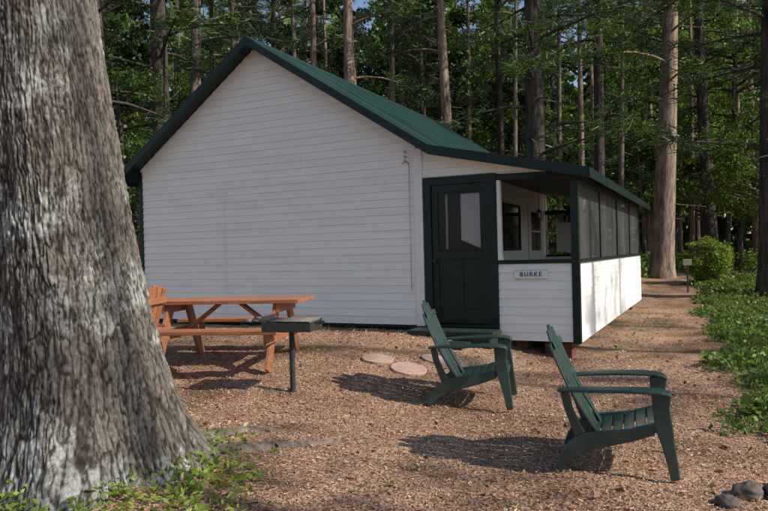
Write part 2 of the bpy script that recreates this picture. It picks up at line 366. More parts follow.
def inner(y0,y1,z0,z1,fw=.06,nm='window',mt='green'):
    w=MB(); x=XR+.004
    w.box((x,y0-fw,z0-fw),(x+.03,y0,z1+fw)); w.box((x,y1,z0-fw),(x+.03,y1+fw,z1+fw))
    w.box((x,y0,z1),(x+.03,y1,z1+fw)); w.box((x,y0,z0-fw),(x+.03,y1,z0)); w.box((x+.004,y0,(z0+z1)/2-.015),(x+.026,y1,(z0+z1)/2+.015))
    o=C(nm,w,M[mt]); g=MB(); g.box((x,y0+.001,z0+.001),(x+.01,y1-.001,z1-.001)); 
    go=obj('window_glass',g,M['glass'],parent=o); go.matrix_parent_inverse=Matrix.Identity(4)
inner(13.6,14.8,1.52,2.38); inner(10.9,11.9,1.4,2.3)
dd=MB(); x=XR+.004
dd.box((x,15.6,.45),(x+.02,16.95,2.5)); idoor=C('inner_door',dd,M['trimw'],bevel=.003)
dg=MB(); dg.box((x+.021,15.85,1.45),(x+.028,16.75,1.88)); dg.box((x+.021,15.85,1.92),(x+.028,16.75,2.35)); o=obj('window_glass',dg,M['glass'],parent=idoor); o.matrix_parent_inverse=Matrix.Identity(4)
df=MB(); X0,X1=-3.735,-2.665; ZT=2.52
df.box((X0,YF-.04,.44),(X0+.11,YF+.06,ZT)); df.box((X1-.11,YF-.04,.44),(X1,YF+.06,ZT)); df.box((X0+.111,YF-.038,ZT-.11),(X1-.111,YF+.06,ZT-.001)); df.box((X0,YF-.06,.40),(X1,YF+.06,.439))
C('door_frame',df,M['green'],bevel=.004)
dr=MB(); a,b_=X0+.115,X1-.115; st=.09; y0,y1=YF-.012,YF+.03
dr.box((a,y0,.45),(a+st,y1,2.40)); dr.box((b_-st,y0,.45),(b_,y1,2.40))
dr.box((a+st,y0+.001,2.30),(b_-st,y1,2.399)); dr.box((a+st,y0+.001,1.36),(b_-st,y1,1.46)); dr.box((a+st,y0+.001,.451),(b_-st,y1,.65))
dr.box((a+st,y0+.018,.65),(b_-st,y1-.01,1.36)); dr.box(((a+b_)/2-.03,y0+.004,.65),((a+b_)/2+.03,y0+.017,1.36))
door=C('door',dr,M['green'],bevel=.003)
def sub(name,mb,mat,par):
    o=obj(name,mb,mat,parent=par); o.matrix_parent_inverse=Matrix.Identity(4); return o
gl=MB(); gl.box((a+st+.001,y0+.02,1.461),(b_-st-.001,y0+.026,2.299)); 
m,nt,b=newmat('clear_door_glass'); b.inputs['Base Color'].default_value=(.015,.017,.02,1); b.inputs['Roughness'].default_value=.04; b.inputs['Alpha'].default_value=.22
sub('window_glass',gl,m,door)
cu=MB(); nseg=40
for side,(u0,u1) in enumerate(((a+st+.10,a+st+.135),((a+b_)/2+.0,b_-st-.05))):
    pts=[(u0+(u1-u0)*i/nseg, y0+.052+.008*math.sin(i*1.4)) for i in range(nseg+1)]
    vs=[(x,y,1.50+.12*(u1-x)/(u1-u0)*(side)) for x,y in pts]+[(x,y,2.27) for x,y in pts]
    cu.add(vs,[(i,i+1,nseg+2+i,nseg+1+i) for i in range(nseg)])
sub('curtain',cu,M['innerw'],door)
hd=MB(); hd.tube([(a+.045,y0-.002,1.33),(a+.045,y0-.05,1.33)],[.012,.012],10); hd.tube([(a+.045,y0-.05,1.33),(a+.045,y0-.075,1.33)],[.028,.022],12)
sub('handle',hd,M['iron'],door)
bk=MB(); bk.box((X0+.112,YF+.065,.44),(X1-.112,YF+.07,2.40)); C('dark_door_backing',bk,M['dark'])  # near-black sheet in place of the unlit room behind the door
rf=MB(); pts=[EL,PK,BR,EP]; rf.profile(pts,.05,8.823,YB+.35)
y=9.2
while y<YB+.3:
    for p,q in zip(pts,pts[1:]): rf.beam((p[0],y,p[1]),(q[0],y,q[1]),(0,1,0),.02,.008)
    y+=.9
rf.profile([(PK[0]-.18,PK[1]-.11),(PK[0],PK[1]+.035),(PK[0]+.18,PK[1]-.095)],.02,8.80,YB+.36)
C('roof',rf,M['roof'])
fa=MB(); fa.profile([(x,z+.012) for x,z in pts],.135,8.79,8.82)
fa.box((EP[0]+.002,8.79,EP[1]-.115),(EP[0]+.03,YB+.36,EP[1]+.006)); fa.box((EL[0]-.03,8.79,EL[1]-.115),(EL[0]-.002,YB+.36,EL[1]+.006))
C('fascia',fa,M['green'],bevel=.003)
so=MB(); so.profile([(x,z-.052) for x,z in [(EL[0]+.01,EL[1]),PK,(BR[0],BR[1])]],.012,8.825,YF-.036)
C('rake_soffit',so,M['green'])
so=MB(); so.profile([(x,z-.052) for x,z in [(BR[0]+.002,BR[1]),(EP[0]-.01,EP[1])]],.012,8.825,YF-.036)
C('soffit',so,M['trimw'])
def bricks(cx,cy,z0,z1,w=.4,dp=.3):
    pr=MB(); zz=z0
    while zz<z1-.01:
        h=.065
        for i in range(2):
            pr.box((cx-w/2+i*w/2+.003,cy-dp/2+random.uniform(-.006,.006),zz),(cx-w/2+(i+1)*w/2-.004,cy+dp/2,min(zz+h-.006,z1)))
        zz+=h
    C('foundation_pier',pr,M['brick'])
for (cx,cy) in ((-1.9,YF+.26),(-2.5,YF+.3),(-2.0,12.2),(-2.0,15),(-1.95,17.1),(-3.9,YF+.25),(-6.5,YF+.25),(-9,YF+.25)):
    bricks(cx,cy,hz(cx,cy)-.08,.41 if cx<-3 else .25,w=.36)
ub=MB(); ub.box((XL+.05,YF+.45,.05),(XP-.5,YB-.2,.35)); C('crawl_shade',ub,M['dark'])  # near-black block put in for the shade under the cabin
bs=MB(); bs.box((XL,YF-.01,.37),(XR,YF+.09,.414)); C('shadow_gap',bs,M['dark'])  # dark strip painting the shadow gap below the siding
sp=MB(); sp.box((-3.85,8.62,.33),(-2.62,9.03,.39)); sp.box((-3.80,8.66,.12),(-2.67,8.70,.329)); sp.box((-3.80,8.701,.12),(-3.76,9.03,.329)); sp.box((-2.71,8.701,.12),(-2.67,9.03,.329))
C('step',sp,M['step'],bevel=.006)
sp=MB(); sp.box((-4.05,8.20,.22),(-2.9,8.56,.275)); sp.box((-4.0,8.24,.05),(-2.95,8.28,.219)); sp.box((-3.95,8.3,.1),(-3.87,8.5,.219)); sp.box((-3.03,8.3,.05),(-2.95,8.5,.219))
C('step',sp,M['step'],bevel=.006)
cd=MB(); cx=XR-.10
cd.tube([(cx,YF-.03,2.75),(cx,YF-.03,.9)],[.006,.006],6); cd.tube([(cx,YF-.04,2.75),(cx-.04,YF-.09,2.80),(cx-.08,YF-.08,2.74)],[.012,.012,.011],8)
for k in range(3): cd.tube([(cx-.05,YF-.03,2.92-.07*k),(cx-.05,YF-.09,2.92-.07*k)],[.018,.014],8)
C('electrical_cable',cd,M['conduit'],smooth=True)
vt=MB(); vt.box((-7.315,YF-.030,.55),(-7.307,YF-.024,2.6)); C('wall_seam',vt,M['trimw'])  # thin strip for the faint vertical seam on the gable
hl=empty('hanging_lantern',(-2.62,11.4,2.55),'small dark lantern hanging from the porch ceiling','lantern')
mb=MB(); mb.tube([(0,0,.05),(0,0,-.42)],[.004,.004],6); mb.tube([(0,0,-.42),(0,0,-.46)],[.012,.055],12); mb.tube([(0,0,-.58),(0,0,-.60)],[.05,.04],12)
for k in range(4): mb.tube([(.04*math.cos(k*1.57),.04*math.sin(k*1.57),-.46),(.04*math.cos(k*1.57),.04*math.sin(k*1.57),-.58)],[.005,.005],6)
obj('frame',mb,M['iron'],parent=hl,loc=(0,0,0))
mb=MB(); mb.tube([(0,0,-.47),(0,0,-.575)],[.03,.03],14); obj('globe',mb,M['curtain'],parent=hl,loc=(0,0,0),smooth=True)

sg=empty('name_sign',(-2.21,YF-.03,1.13),'white wooden sign reading BURKE on porch wall','sign')
sb=MB(); sb.box((-.22,-.012,-.055),(.22,.006,.055)); obj('sign_board',sb,M['trimw'],parent=sg,loc=(0,0,0),bevel=.003)
sf=MB()
for a_,b2 in (((-.226,-.016,-.061),(.226,.004,-.056)),((-.226,-.016,.056),(.226,.004,.061))): sf.box(a_,b2)
obj('sign_border',sf,M['conduit'],parent=sg,loc=(0,0,0))
cu_=bpy.data.curves.new('lettering','FONT'); cu_.body='BURKE'; cu_.size=.085; cu_.extrude=.002; cu_.align_x='CENTER'; cu_.align_y='CENTER'; cu_.space_character=1.25; cu_.offset=.0004
to=bpy.data.objects.new('tmp',cu_); coll.objects.link(to); bpy.context.view_layer.update()
tm=bpy.data.meshes.new_from_object(to.evaluated_get(bpy.context.evaluated_depsgraph_get())); bpy.data.objects.remove(to)
lt=obj('lettering',tm,M['black'],parent=sg,loc=(0,-.0155,0)); lt.rotation_euler=(math.pi/2,0,0)

# ---------------- chairs ----------------
def make_chair(loc,rot,label,sc):
    e=empty('garden_chair',loc,label,'chair',group='green plastic garden chairs',rot=rot,scale=(sc*.95,sc,sc))
    K=dict(parent=e,loc=(0,0,0),bevel=.009)
    mat=M['plastic']
    bk=MB(); ns=5
    for i in range(ns):
        t=(i-(ns-1)/2)/((ns-1)/2)
        L=.955-.11*t*t
        path=[];ws=[]
        for k in range(13):
            s_=k/12; zz=.22+(L-.22)*s_; x=-.12-.28*s_-.035*math.sin(s_*math.pi)-.05*s_*s_; y=t*(.19+.035*math.sin(s_*2.2))
            path.append((x+.04*t*t,y,zz)); ws.append((.090+.016*math.sin(s_*2.2))*(1 if k<12 else .62))
        bk.sweep(path,(0,1,0),ws,.018)
    for zz,w_,h_ in ((.27,.46,.08),(.60,.50,.05),(.83,.46,.05)):
        s_=(zz-.22)/.735; x=-.12-.28*s_-.035*math.sin(s_*math.pi)-.05*s_*s_-.010
        bk.sweep([(x+.038,-w_/2,zz),(x+.010,-w_/4,zz),(x,0,zz),(x+.010,w_/4,zz),(x+.038,w_/2,zz)],(-.4,0,1),h_,.014)
    obj('backrest',bk,mat,**K)
    st=MB()
    prof=[(-.16,.235),(-.08,.236),(0,.25),(.08,.27),(.16,.296),(.24,.322),(.31,.342),(.36,.330),(.385,.29)]
    for (x,zz),(x2,z2) in zip(prof,prof[1:]):
        dd=Vector((x2-x,0,z2-zz)); c=Vector(((x+x2)/2,0,(zz+z2)/2)); ln=dd.length; dd.normalize()
        st.sweep([c+Vector((0,-.255,0)),c+Vector((0,-.12,-.008)),c+Vector((0,0,-.010)),c+Vector((0,.12,-.008)),c+Vector((0,.255,0))],dd,ln*.88,.016)
    for sy in(-1,1):
        for (x,zz),(x2,z2) in zip(prof[:-1],prof[1:-1]): st.beam((x,sy*.265,zz-.02),(x2+.005,sy*.265,z2-.02),(0,0,1),.07,.02)
    obj('seat',st,mat,**K)
    for sy in (-1,1):
        ar=MB(); ar.sweep([(-.36,sy*.275,.535),(-.31,sy*.29,.545),(-.22,sy*.31,.553),(-.1,sy*.325,.560),(.03,sy*.333,.566),(.15,sy*.335,.570),(.25,sy*.335,.570),(.33,sy*.332,.566),(.375,sy*.33,.556),(.395,sy*.328,.535)],(0,1,0),[.06,.085,.105,.12,.135,.15,.155,.15,.13,.11],.022)
        obj('armrest',ar,mat,**K)
        fl=MB(); fl.sweep([(.41,sy*.325,0),(.395,sy*.32,.10),(.37,sy*.31,.22),(.345,sy*.305,.34),(.33,sy*.305,.45),(.335,sy*.31,.556)],(1,0,.12),[.062,.072,.088,.115,.11,.13],.032)
        obj('leg',fl,mat,**K)
        rl=MB(); rl.sweep([(-.37,sy*.30,0),(-.335,sy*.293,.07),(-.27,sy*.285,.145),(-.17,sy*.278,.20),(-.03,sy*.275,.228),(.14,sy*.275,.262),(.28,sy*.275,.30)],(.35,0,-.95),[.06,.08,.11,.125,.11,.085,.06],.032)
        obj('leg',rl,mat,**K)
        ab=MB(); ab.sweep([(-.31,sy*.28,.53),(-.285,sy*.275,.42),(-.24,sy*.27,.31),(-.20,sy*.27,.23)],(1,0,.3),[.065,.06,.07,.085],.024)
        obj('arm_support',ab,mat,**K)
    return e
x,y=at(467,6.45); make_chair((x,y,hz(x,y)+.003),math.radians(25.8-14),'dark green plastic garden chair on wood chips before porch step',1.0)
x,y=at(608,4.62); make_chair((x,y,hz(x,y)+.003),math.radians(25.8-20),'dark green plastic garden chair with slatted seat on open chips',.96)

# ---------------- picnic table ----------------
ang=math.atan2(.30,.95)
pt=empty('picnic_table',(-5.03,6.31,hz(-4.97,6.31)),'reddish brown cedar picnic table with attached benches','picnic table',rot=ang)
K=dict(parent=pt,loc=(0,0,0),bevel=.005)
tt=MB()
for i in range(5):
    yy=(i-2)*.148; e0=random.uniform(-.006,.006); tt.box((-.92+e0,yy-.07,.70),(.90+e0,yy+.07,.74))
obj('table_top',tt,M['wood'],**K)
for sy in (-1,1):
    bb_=MB()
    for i in (-.5,.5): bb_.box((-.92,sy*.70+i*.146-.07,.415),(.80,sy*.70+i*.146+.07,.455))
    obj('bench',bb_,M['wood'],**K)
for sx in (-1,1):
    for sy in (-1,1):
        lg=MB(); lg.beam((sx*.62,sy*.22,.697),(sx*.62,sy*.60,.0),(0,1,0),.14,.038); obj('leg',lg,M['wood'],**K)
    sb=MB(); sb.box((sx*.66-.018,-.78,.30),(sx*.66+.018,.78,.413)); sb.box((sx*.66-.018,-.34,.60),(sx*.66+.018,.34,.698)); 
    obj('crossbar',sb,M['wood'],**K)
br=MB()
for sx in (-1,1): br.beam((sx*.60,0,.33),(sx*.12,0,.69),(0,1,0),.09,.038)
obj('brace',br,M['wood'],**K)

cx,cy=at(122,7.3)
wc=empty('wooden_chair',(cx,cy,hz(cx,cy)),'orange-brown wooden slatted chair beside picnic table','chair',rot=math.radians(200))
K=dict(parent=wc,loc=(0,0,0),bevel=.005)
b1=MB()
for i in range(5): b1.beam((-.18,(i-2)*.11,.3),(-.36,(i-2)*.12,1.02-.02*abs(i-2)),(0,1,0),.095,.02)
b1.beam((-.22,-.3,.4),(-.22,.3,.4),(0,0,1),.07,.02); b1.beam((-.345,-.3,.85),(-.345,.3,.85),(0,0,1),.07,.02)
obj('backrest',b1,M['wood'],**K)
b1=MB()
for i in range(6): b1.box((-.15+i*.085,-.27,.33+i*.012),(-.15+i*.085+.075,.27,.352+i*.012))
obj('seat',b1,M['wood'],**K)
for sy in (-1,1):
    b1=MB(); b1.box((.30,sy*.30-.02,0),(.39,sy*.30+.02,.55)); obj('leg',b1,M['wood'],**K)
    b1=MB(); b1.beam((.30,sy*.27,.33),(-.45,sy*.27,.03),(0,0,1),.1,.025); obj('leg',b1,M['wood'],**K)
    b1=MB(); b1.box((-.34,sy*.33-.06,.551),(.42,sy*.33+.06,.575)); obj('armrest',b1,M['wood'],**K)

# ---------------- grill ----------------
gxp,gyp=-3.69,5.49
gr=empty('park_grill',(gxp,gyp,hz(gxp,gyp)),'black iron charcoal grill on a single post','grill',rot=math.radians(14))
K=dict(parent=gr,loc=(0,0,0))
p_=MB(); p_.tube([(0.03,0,-.05),(0.03,0,.585)],[.026,.026],14); p_.box((-.08,-.08,.577),(.14,.08,.591)); obj('post',p_,M['iron'],smooth=False,**K)
fb=MB(); x0,x1,y0,y1=-.20,.28,-.19,.19
fb.box((x0,y0,.592),(x1,y1,.597)); fb.box((x0,y0,.598),(x1,y0+.006,.675)); fb.box((x0,y1-.006,.598),(x1,y1,.69)); fb.box((x1-.006,y0+.007,.598),(x1,y1-.007,.68)); fb.box((x0-.002,y0+.007,.598),(x0+.004,y1-.007,.735))
fb.box((x1+.001,-.05,.65),(x1+.07,-.04,.675)); fb.box((x1+.001,.04,.65),(x1+.07,.05,.675))
obj('firebox',fb,M['iron'],bevel=.002,**K)
gt=MB()
for i in range(13):
    yy=y0+.025+i*(y1-y0-.05)/12; gt.tube([(x0+.012,yy,.690),(x1-.012,yy,.690)],[.006,.006],6)
gt.tube([(x0+.02,y0+.02,.682),(x0+.02,y1-.02,.682)],[.008,.008],6); gt.tube([(x1-.015,y0+.02,.682),(x1-.015,y1-.02,.682)],[.006,.006],6)
for yy in (-.13,.13): gt.tube([(x0-.005,yy,.690),(x0-.06,yy,.69),(x0-.12,yy,.695)],[.007,.007,.007],6); gt.tube([(x0-.12,yy,.695),(x0-.2,yy,.695)],[.016,.014],8)
obj('grate',gt,M['ironl'],smooth=True,**K)

for i,(px_,py_,r_) in enumerate(((-2.9,7.35,.19),(-3.0,6.75,.20),(-3.42,6.85,.18))):
    mb=MB(); n_=28; ring=[(r_*math.cos(2*math.pi*k/n_)*(1+.02*math.sin(k*2.3+i)),r_*math.sin(2*math.pi*k/n_)*(1+.02*math.sin(k*1.7))) for k in range(n_)]
    mb.add([(a,b2,-.05) for a,b2 in ring]+[(a,b2,.008) for a,b2 in ring]+[(a*.95,b2*.95,.013) for a,b2 in ring],
      [(k,(k+1)%n_,n_+(k+1)%n_,n_+k) for k in range(n_)]+[(n_+k,n_+(k+1)%n_,2*n_+(k+1)%n_,2*n_+k) for k in range(n_)]+[tuple(2*n_+k for k in range(n_))])
    o=obj('stepping_stone',mb,M['paver'],loc=(px_,py_,hz(px_,py_)+.012),label='round pinkish concrete stepping stone set in wood chips',category='stepping stone',group='round stepping stones before the porch')
    o.rotation_euler=(math.atan2(hz(px_,py_+.1)-hz(px_,py_-.1),.2),-math.atan2(hz(px_+.1,py_)-hz(px_-.1,py_),.2),0)
def rock(x,y,s,seed,lab):
    import bmesh
    bm=bmesh.new(); bmesh.ops.create_icosphere(bm,subdivisions=4,radius=1)
    for v_ in bm.verts:
        n_=noise.fractal(v_.co*1.1+Vector((seed*7.1,0,0)),1,2,5); v_.co*=1+.22*n_
        v_.co.x*=s[0]; v_.co.y*=s[1]; v_.co.z*=s[2]
    me=bpy.data.meshes.new('rock'); bm.to_mesh(me); bm.free()
    o=obj('rock',me,M['rock'],loc=(x,y,hz(x,y)+s[2]*.45),smooth=True,label=lab,category='rock',group='rocks edging the wood chips'); o.rotation_euler[2]=seed
for i,(px_,d_,s_) in enumerate(((743,3.98,(.10,.08,.055)),(722,3.84,(.08,.06,.035)),(775,3.95,(.09,.08,.05)))):
    x,y=at(px_,d_); rock(x,y,s_,i+1,'rounded brown rock lying on wood chips')

x,y=at(687,19); ys=empty('marker_sign',(x,y,hz(x,y)),'small pale yellow marker sign on a wooden post','sign')
mb=MB(); mb.box((-.022,-.02,-.1),(.022,.02,.78)); obj('post',mb,M['bark'],parent=ys,loc=(0,0,0))
mb=MB(); mb.box((-.11,-.035,.76),(.11,-.021,.93)); obj('sign_board',mb,M['yellow'],parent=ys,loc=(0,0,0),bevel=.004)
x,y=at(138,14); rc=empty('red_object',(x,y,hz(x,y)),'small red feeder on a thin post beyond the cabin','feeder')  # unidentified red item, set on an assumed post
mb=MB(); mb.tube([(0,0,-.1),(0,0,1.15)],[.025,.02],8); obj('post',mb,M['barkd'],parent=rc,loc=(0,0,0))
mb=MB(); mb.tube([(0,0,1.15),(0,0,1.17),(0,0,1.42),(0,0,1.44)],[.13,.10,.10,.13],14); mb.tube([(0,0,1.44),(0,0,1.54)],[.15,.01],14); obj('red_body',mb,M['red'],parent=rc,loc=(0,0,0))

# ---------------- big tree ----------------
TX,TY=-3.725,3.086
bt=empty('broadleaf_tree',(TX,TY,0),'massive old tree with grey furrowed bark and root flare','tree')
na=640; zs=np.concatenate([np.arange(-.12,3.4,.0085),np.arange(3.4,15,.25)])
rows=len(zs); vs=np.zeros((rows,na,3)); rid=np.zeros((rows,na))
A=np.linspace(0,2*math.pi,na,endpoint=False)
lob=1+.36*np.cos(3*(A-math.radians(50)))+.25*np.cos(5*(A-math.radians(20)))+.15*np.cos(8*A+1)
fn=noise.noise; vor=noise.voronoi
for i,zz in enumerate(zs):
    zc=max(zz,0)
    base=.485-.035*zc if zc<3.5 else .362-.018*(zc-3.5)
    fl=.46*math.exp(-zc/.42)+.06*math.exp(-zc/1.0)
    lean=-.115*(zc-1.2)
    cx=R.x*lean; cy=R.y*lean
    rr=base+fl*lob*.55+.012*np.cos(3*A+zc*.8)+.01*np.cos(5*A-zc)
    fine=zz<3.5
    for j in range(na):
        ca,sa=math.cos(A[j]),math.sin(A[j]); q=rr[j]
        if fine and (A[j]<2.0 or A[j]>3.5):
            w1=fn(Vector((ca*2.2,sa*2.2,zz*2.0))); w2=fn(Vector((ca*14+7,sa*14,zz*11)))
            dd_=vor(Vector((ca*12.5+w1*.7+w2*.35,sa*12.5+w1*.7+w2*.3,zz*4.0+w1*.8+w2*.5)))[0]
            v1=min(1,max(0,(dd_[1]-dd_[0])*3.2-.05))
            d2=vor(Vector((ca*26+w2*.5,sa*26+3,zz*13+w1+w2*.6)))[0]
            v2=min(1,(d2[1]-d2[0])*3)
            n3_=fn(Vector((ca*40,sa*40+3,zz*34)))
            n4_=fn(Vector((ca*9+2,sa*9+9,zz*5)))
            rg=(v1**.6)*(.6+.4*v2)*(.85+.35*n4_)
            q+=.016*rg+.005*n3_+.006*n4_-.008
            rid[i,j]=min(1,max(0,rg*.9+n3_*.35+.05))
        else: rid[i,j]=.6
        vs[i,j]=(cx+ca*q,cy+sa*q,zz)
a=(np.arange(rows-1)[:,None]*na+np.arange(na)[None,:]); b2=(np.arange(rows-1)[:,None]*na+(np.arange(na)[None,:]+1)%na)
fs=np.stack([a,b2,b2+na,a+na],-1).reshape(-1,4)
me=bpy.data.meshes.new('trunk'); me.from_pydata(vs.reshape(-1,3).tolist(),[],fs.tolist()); me.update()
att=me.attributes.new('ridge','FLOAT','POINT'); att.data.foreach_set('value',rid.ravel().astype(np.float32))
obj('trunk',me,M['bigbark'],parent=bt,loc=(0,0,0),smooth=True)
rt=MB()
def root(pts,rad):
    P=[];Rr=[]
    for k in range(len(pts)-1):
        for t in np.linspace(0,1,6,endpoint=False):
            x=pts[k][0]*(1-t)+pts[k+1][0]*t; y=pts[k][1]*(1-t)+pts[k+1][1]*t; r0=rad[k]*(1-t)+rad[k+1]*t
            P.append((x-TX+.015*math.sin(len(P)*1.3),y-TY,hz(x,y)-r0*.45)); Rr.append(r0*(1+.1*math.sin(len(P)*2.1)))
    rt.tube(P,Rr,12)
root([(-3.45,3.35),(-3.0,3.85),(-2.8,4.3),(-2.55,4.55),(-2.2,4.78)],[.14,.08,.045,.03,.012])
root([(-3.5,3.5),(-3.4,4.1),(-3.2,4.6)],[.16,.08,.02])
obj('root',rt,M['bark'],parent=bt,loc=(0,0,0),smooth=True)
def cluster_leaves(centres,rad,per,ln,w):
    n=len(centres)*per; c=np.repeat(np.array(centres),per,0)
    off=rng.normal(size=(n,3)); off/=np.linalg.norm(off,axis=1,keepdims=True); off*=(rng.random((n,1))**.5)*rad; off[:,2]*=.6
    d=rng.normal(size=(n,3)); d[:,2]-=.3
    return leaves(c+off,d,rng.uniform(.7,1.2,n)*ln,rng.uniform(.7,1.2,n)*w)
lim=MB(); cen=[]
for k in range(16):
    z0=random.uniform(7.5,13); an=random.uniform(0,6.28); L_=random.uniform(2.5,4.5); P=[]
    for t in np.linspace(0,1,6): P.append((R.x*-.115*(z0-1.2)+math.cos(an)*L_*t,R.y*-.115*(z0-1.2)+math.sin(an)*L_*t,z0+1.8*t+.3*math.sin(t*5)))
    lim.tube(P,[.14*(1-t)+.02 for t in np.linspace(0,1,6)],7)
    for t in (.4,.55,.7,.85,1):
        for _ in range(2):
            p=P[min(5,int(t*5))]; cen.append((p[0]+random.gauss(0,.6),p[1]+random.gauss(0,.6),p[2]+random.gauss(0,.4)))
obj('limb',lim,M['bark'],parent=bt,loc=(0,0,0),smooth=True)
obj('crown',leafmesh('crown',cluster_leaves(cen,.6,40,.16,.10)),M['leaf'],parent=bt,loc=(0,0,0))

# ---------------- tree templates ----------------
def pine_t(seed,cs,top=22,lenk=1.0,dens=1.0,low=0,stepk=1.0):
    random.seed(seed)
    tr=MB(); cx_=random.uniform(-.3,.3); cy_=random.uniform(-.3,.3)
    def ctr(z): t=z/top; return (cx_*math.sin(t*3),cy_*math.sin(t*2.5),z)
    zz=[-.3,0,.3,.8,2,4,6,8,10,12,14,16,18,20,22]
    def rad(z): return .33*(1-max(z,0)/(top+1.5))+.09*math.exp(-max(z,0)/.4)
    tr.tube([ctr(z) for z in zz],[rad(z) for z in zz],14)
    cs_=[]; dd=[]
    z=cs-low
    while z<top-.4:
        k=(z-cs)/(top-cs)
        an=random.uniform(0,6.28); L_=lenk*(3.4*(1-max(k,0))**.8+.5)*random.uniform(.55,1.1)
        if z<cs: L_*=.75
        up=random.uniform(-.05,.35); droop=random.uniform(.1,.35)
        P=[]; c0=Vector(ctr(z))
        for t in np.linspace(0,1,5): P.append(c0+Vector((math.cos(an)*L_*t,math.sin(an)*L_*t,up*L_*t-droop*L_*t*t)))
        tr.tube(P,[.045*(1-t)+.008 for t in np.linspace(0,1,5)],4,cap=False)
        m_=int(9*L_/3*dens)+2
        for _ in range(m_):
            t=random.uniform(.3,1.02); b_=c0+Vector((math.cos(an)*L_*t,math.sin(an)*L_*t,up*L_*t-droop*L_*t*t))
            sp_=.5*(1-t*.5)
            cs_.append(b_+Vector((random.gauss(0,sp_),random.gauss(0,sp_),random.gauss(0,.10)))); dd.append((math.cos(an)*.6,math.sin(an)*.6,.15))
        z+=(random.uniform(.2,.45)*stepk) if z>cs else random.uniform(.5,1.3)
    for _ in range(12):
        z=random.uniform(2,cs); an=random.uniform(0,6.28); L_=random.uniform(.3,1.3); c0=Vector(ctr(z))
        tr.tube([c0,c0+Vector((math.cos(an)*L_,math.sin(an)*L_,-.15*L_))],[.022,.008],4,cap=False)
    per=20; n=len(cs_)*per; c=np.repeat(np.array([tuple(v) for v in cs_]),per,0)+rng.normal(size=(n,3))*np.array([.13,.13,.05]); d0=np.repeat(np.array(dd),per,0)
    V=leaves(c,d0+rng.normal(size=(n,3))*np.array([.9,.9,.45]),rng.uniform(.16,.34,n),rng.uniform(.02,.045,n),False)
    return tr,V
def broad_t(seed,h,spread,per=60,ls=.13):
    random.seed(seed); tr=MB(); cen=[]
    P=[(.15*math.sin(z*.8+seed),.15*math.cos(z*.7),z) for z in np.linspace(-.2,h*.85,8)]; tr.tube(P,[.014*h*(1-t*.8)+.01 for t in np.linspace(0,1,8)],8)
    for k in range(int(9+h*1.7)):
        z0=random.uniform(.22,.85)*h; an=random.uniform(0,6.28); L_=spread*random.uniform(.5,1)*(1.15-abs(z0/h-.45)); q=[]
        for t in np.linspace(0,1,5): q.append((math.cos(an)*L_*t,math.sin(an)*L_*t,z0+.45*L_*t-.15*L_*t*t))
        tr.tube(q,[.010*h*(1-t)*.6+.006 for t in np.linspace(0,1,5)],4,cap=False)
        for _ in range(5):
            p=q[random.choice((2,3,4,4))]; cen.append((p[0]+random.gauss(0,.3),p[1]+random.gauss(0,.3),p[2]+random.gauss(0,.22)))
    return tr,cluster_leaves(cen,.42,per,ls,ls*.7)
def tmpl(tv,name,bark,leaf):
    tr,V=tv; t=tr.mesh('trunk'); t.materials.append(bark); t.polygons.foreach_set('use_smooth',[True]*len(t.polygons))
    c=leafmesh('crown',V); c.materials.append(leaf); return (name,t,c)
pines=[tmpl(pine_t(1,8,lenk=1.0,low=3.5),'pine_tree',M['bark'],M['pine']),tmpl(pine_t(2,10.5,lenk=1.0,low=4),'pine_tree',M['barkr'],M['pine']),
       tmpl(pine_t(3,6.2,lenk=1.15,low=2.5),'pine_tree',M['barkd'],M['pine']),tmpl(pine_t(4,12,lenk=1.0,low=3),'pine_tree',M['barkr'],M['pine']),
       tmpl(pine_t(5,9,lenk=.8,low=1,dens=.5,stepk=1.8),'pine_tree',M['bark'],M['pine'])]
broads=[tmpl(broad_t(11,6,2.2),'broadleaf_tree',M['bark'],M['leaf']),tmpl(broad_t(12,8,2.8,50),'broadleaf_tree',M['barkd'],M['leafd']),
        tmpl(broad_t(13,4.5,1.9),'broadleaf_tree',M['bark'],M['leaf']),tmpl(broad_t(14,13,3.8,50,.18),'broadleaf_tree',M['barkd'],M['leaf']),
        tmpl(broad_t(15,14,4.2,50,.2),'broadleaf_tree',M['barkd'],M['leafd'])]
def plant(T,x,y,sc=1,sxy=None,rot=None,label='',group=''):
    sxy=sxy or sc
    e=empty(T[0],(x,y,hz(x,y)),label,'tree',group=group,rot=random.uniform(0,6.28) if rot is None else rot,scale=(sxy,sxy,sc))
    e.rotation_euler[0]=random.gauss(0,.016); e.rotation_euler[1]=random.gauss(0,.016)
    for nm,me_ in (('trunk',T[1]),('crown',T[2])):
        o=bpy.data.objects.new(nm,me_); coll.objects.link(o); o.parent=e
    return e
random.seed(21)
PG='tall pines in the wood behind the cabin'; BG='leafy understory trees in the wood'
LB={0:'tall pine with grey-brown bark and dark needles',1:'tall straight pine with warm reddish bark',2:'tall dark-barked pine with drooping needle branches',3:'slender reddish pine with bare lower trunk',4:'slender pine with sparse crown'}
named=[(112,17,2,.9),(165,20,2,1.05),(191,23,0,.8),(316,27,1,.6),(332,30,3,.35),(354,24,1,.85),(366,30,3,.5),(404,33,0,.45),(457,25,1,.75),(470,31,3,.4),(505,30,2,.6),(537,19.5,2,1.0),(560,31,0,.45),(583,28,3,.45),(597,32,1,.45),
       (661,23,1,1.15),(712,27,2,.9),(771,17.5,2,1.0),(428,31,2,.6),(275,30,2,.6),(240,26,0,.6),(215,29,2,.5),(392,27,0,.5),(620,28,0,.4),(740,33,1,.4),(600,22,2,.6),(692,30,3,.4),(256,34,3,.4)]
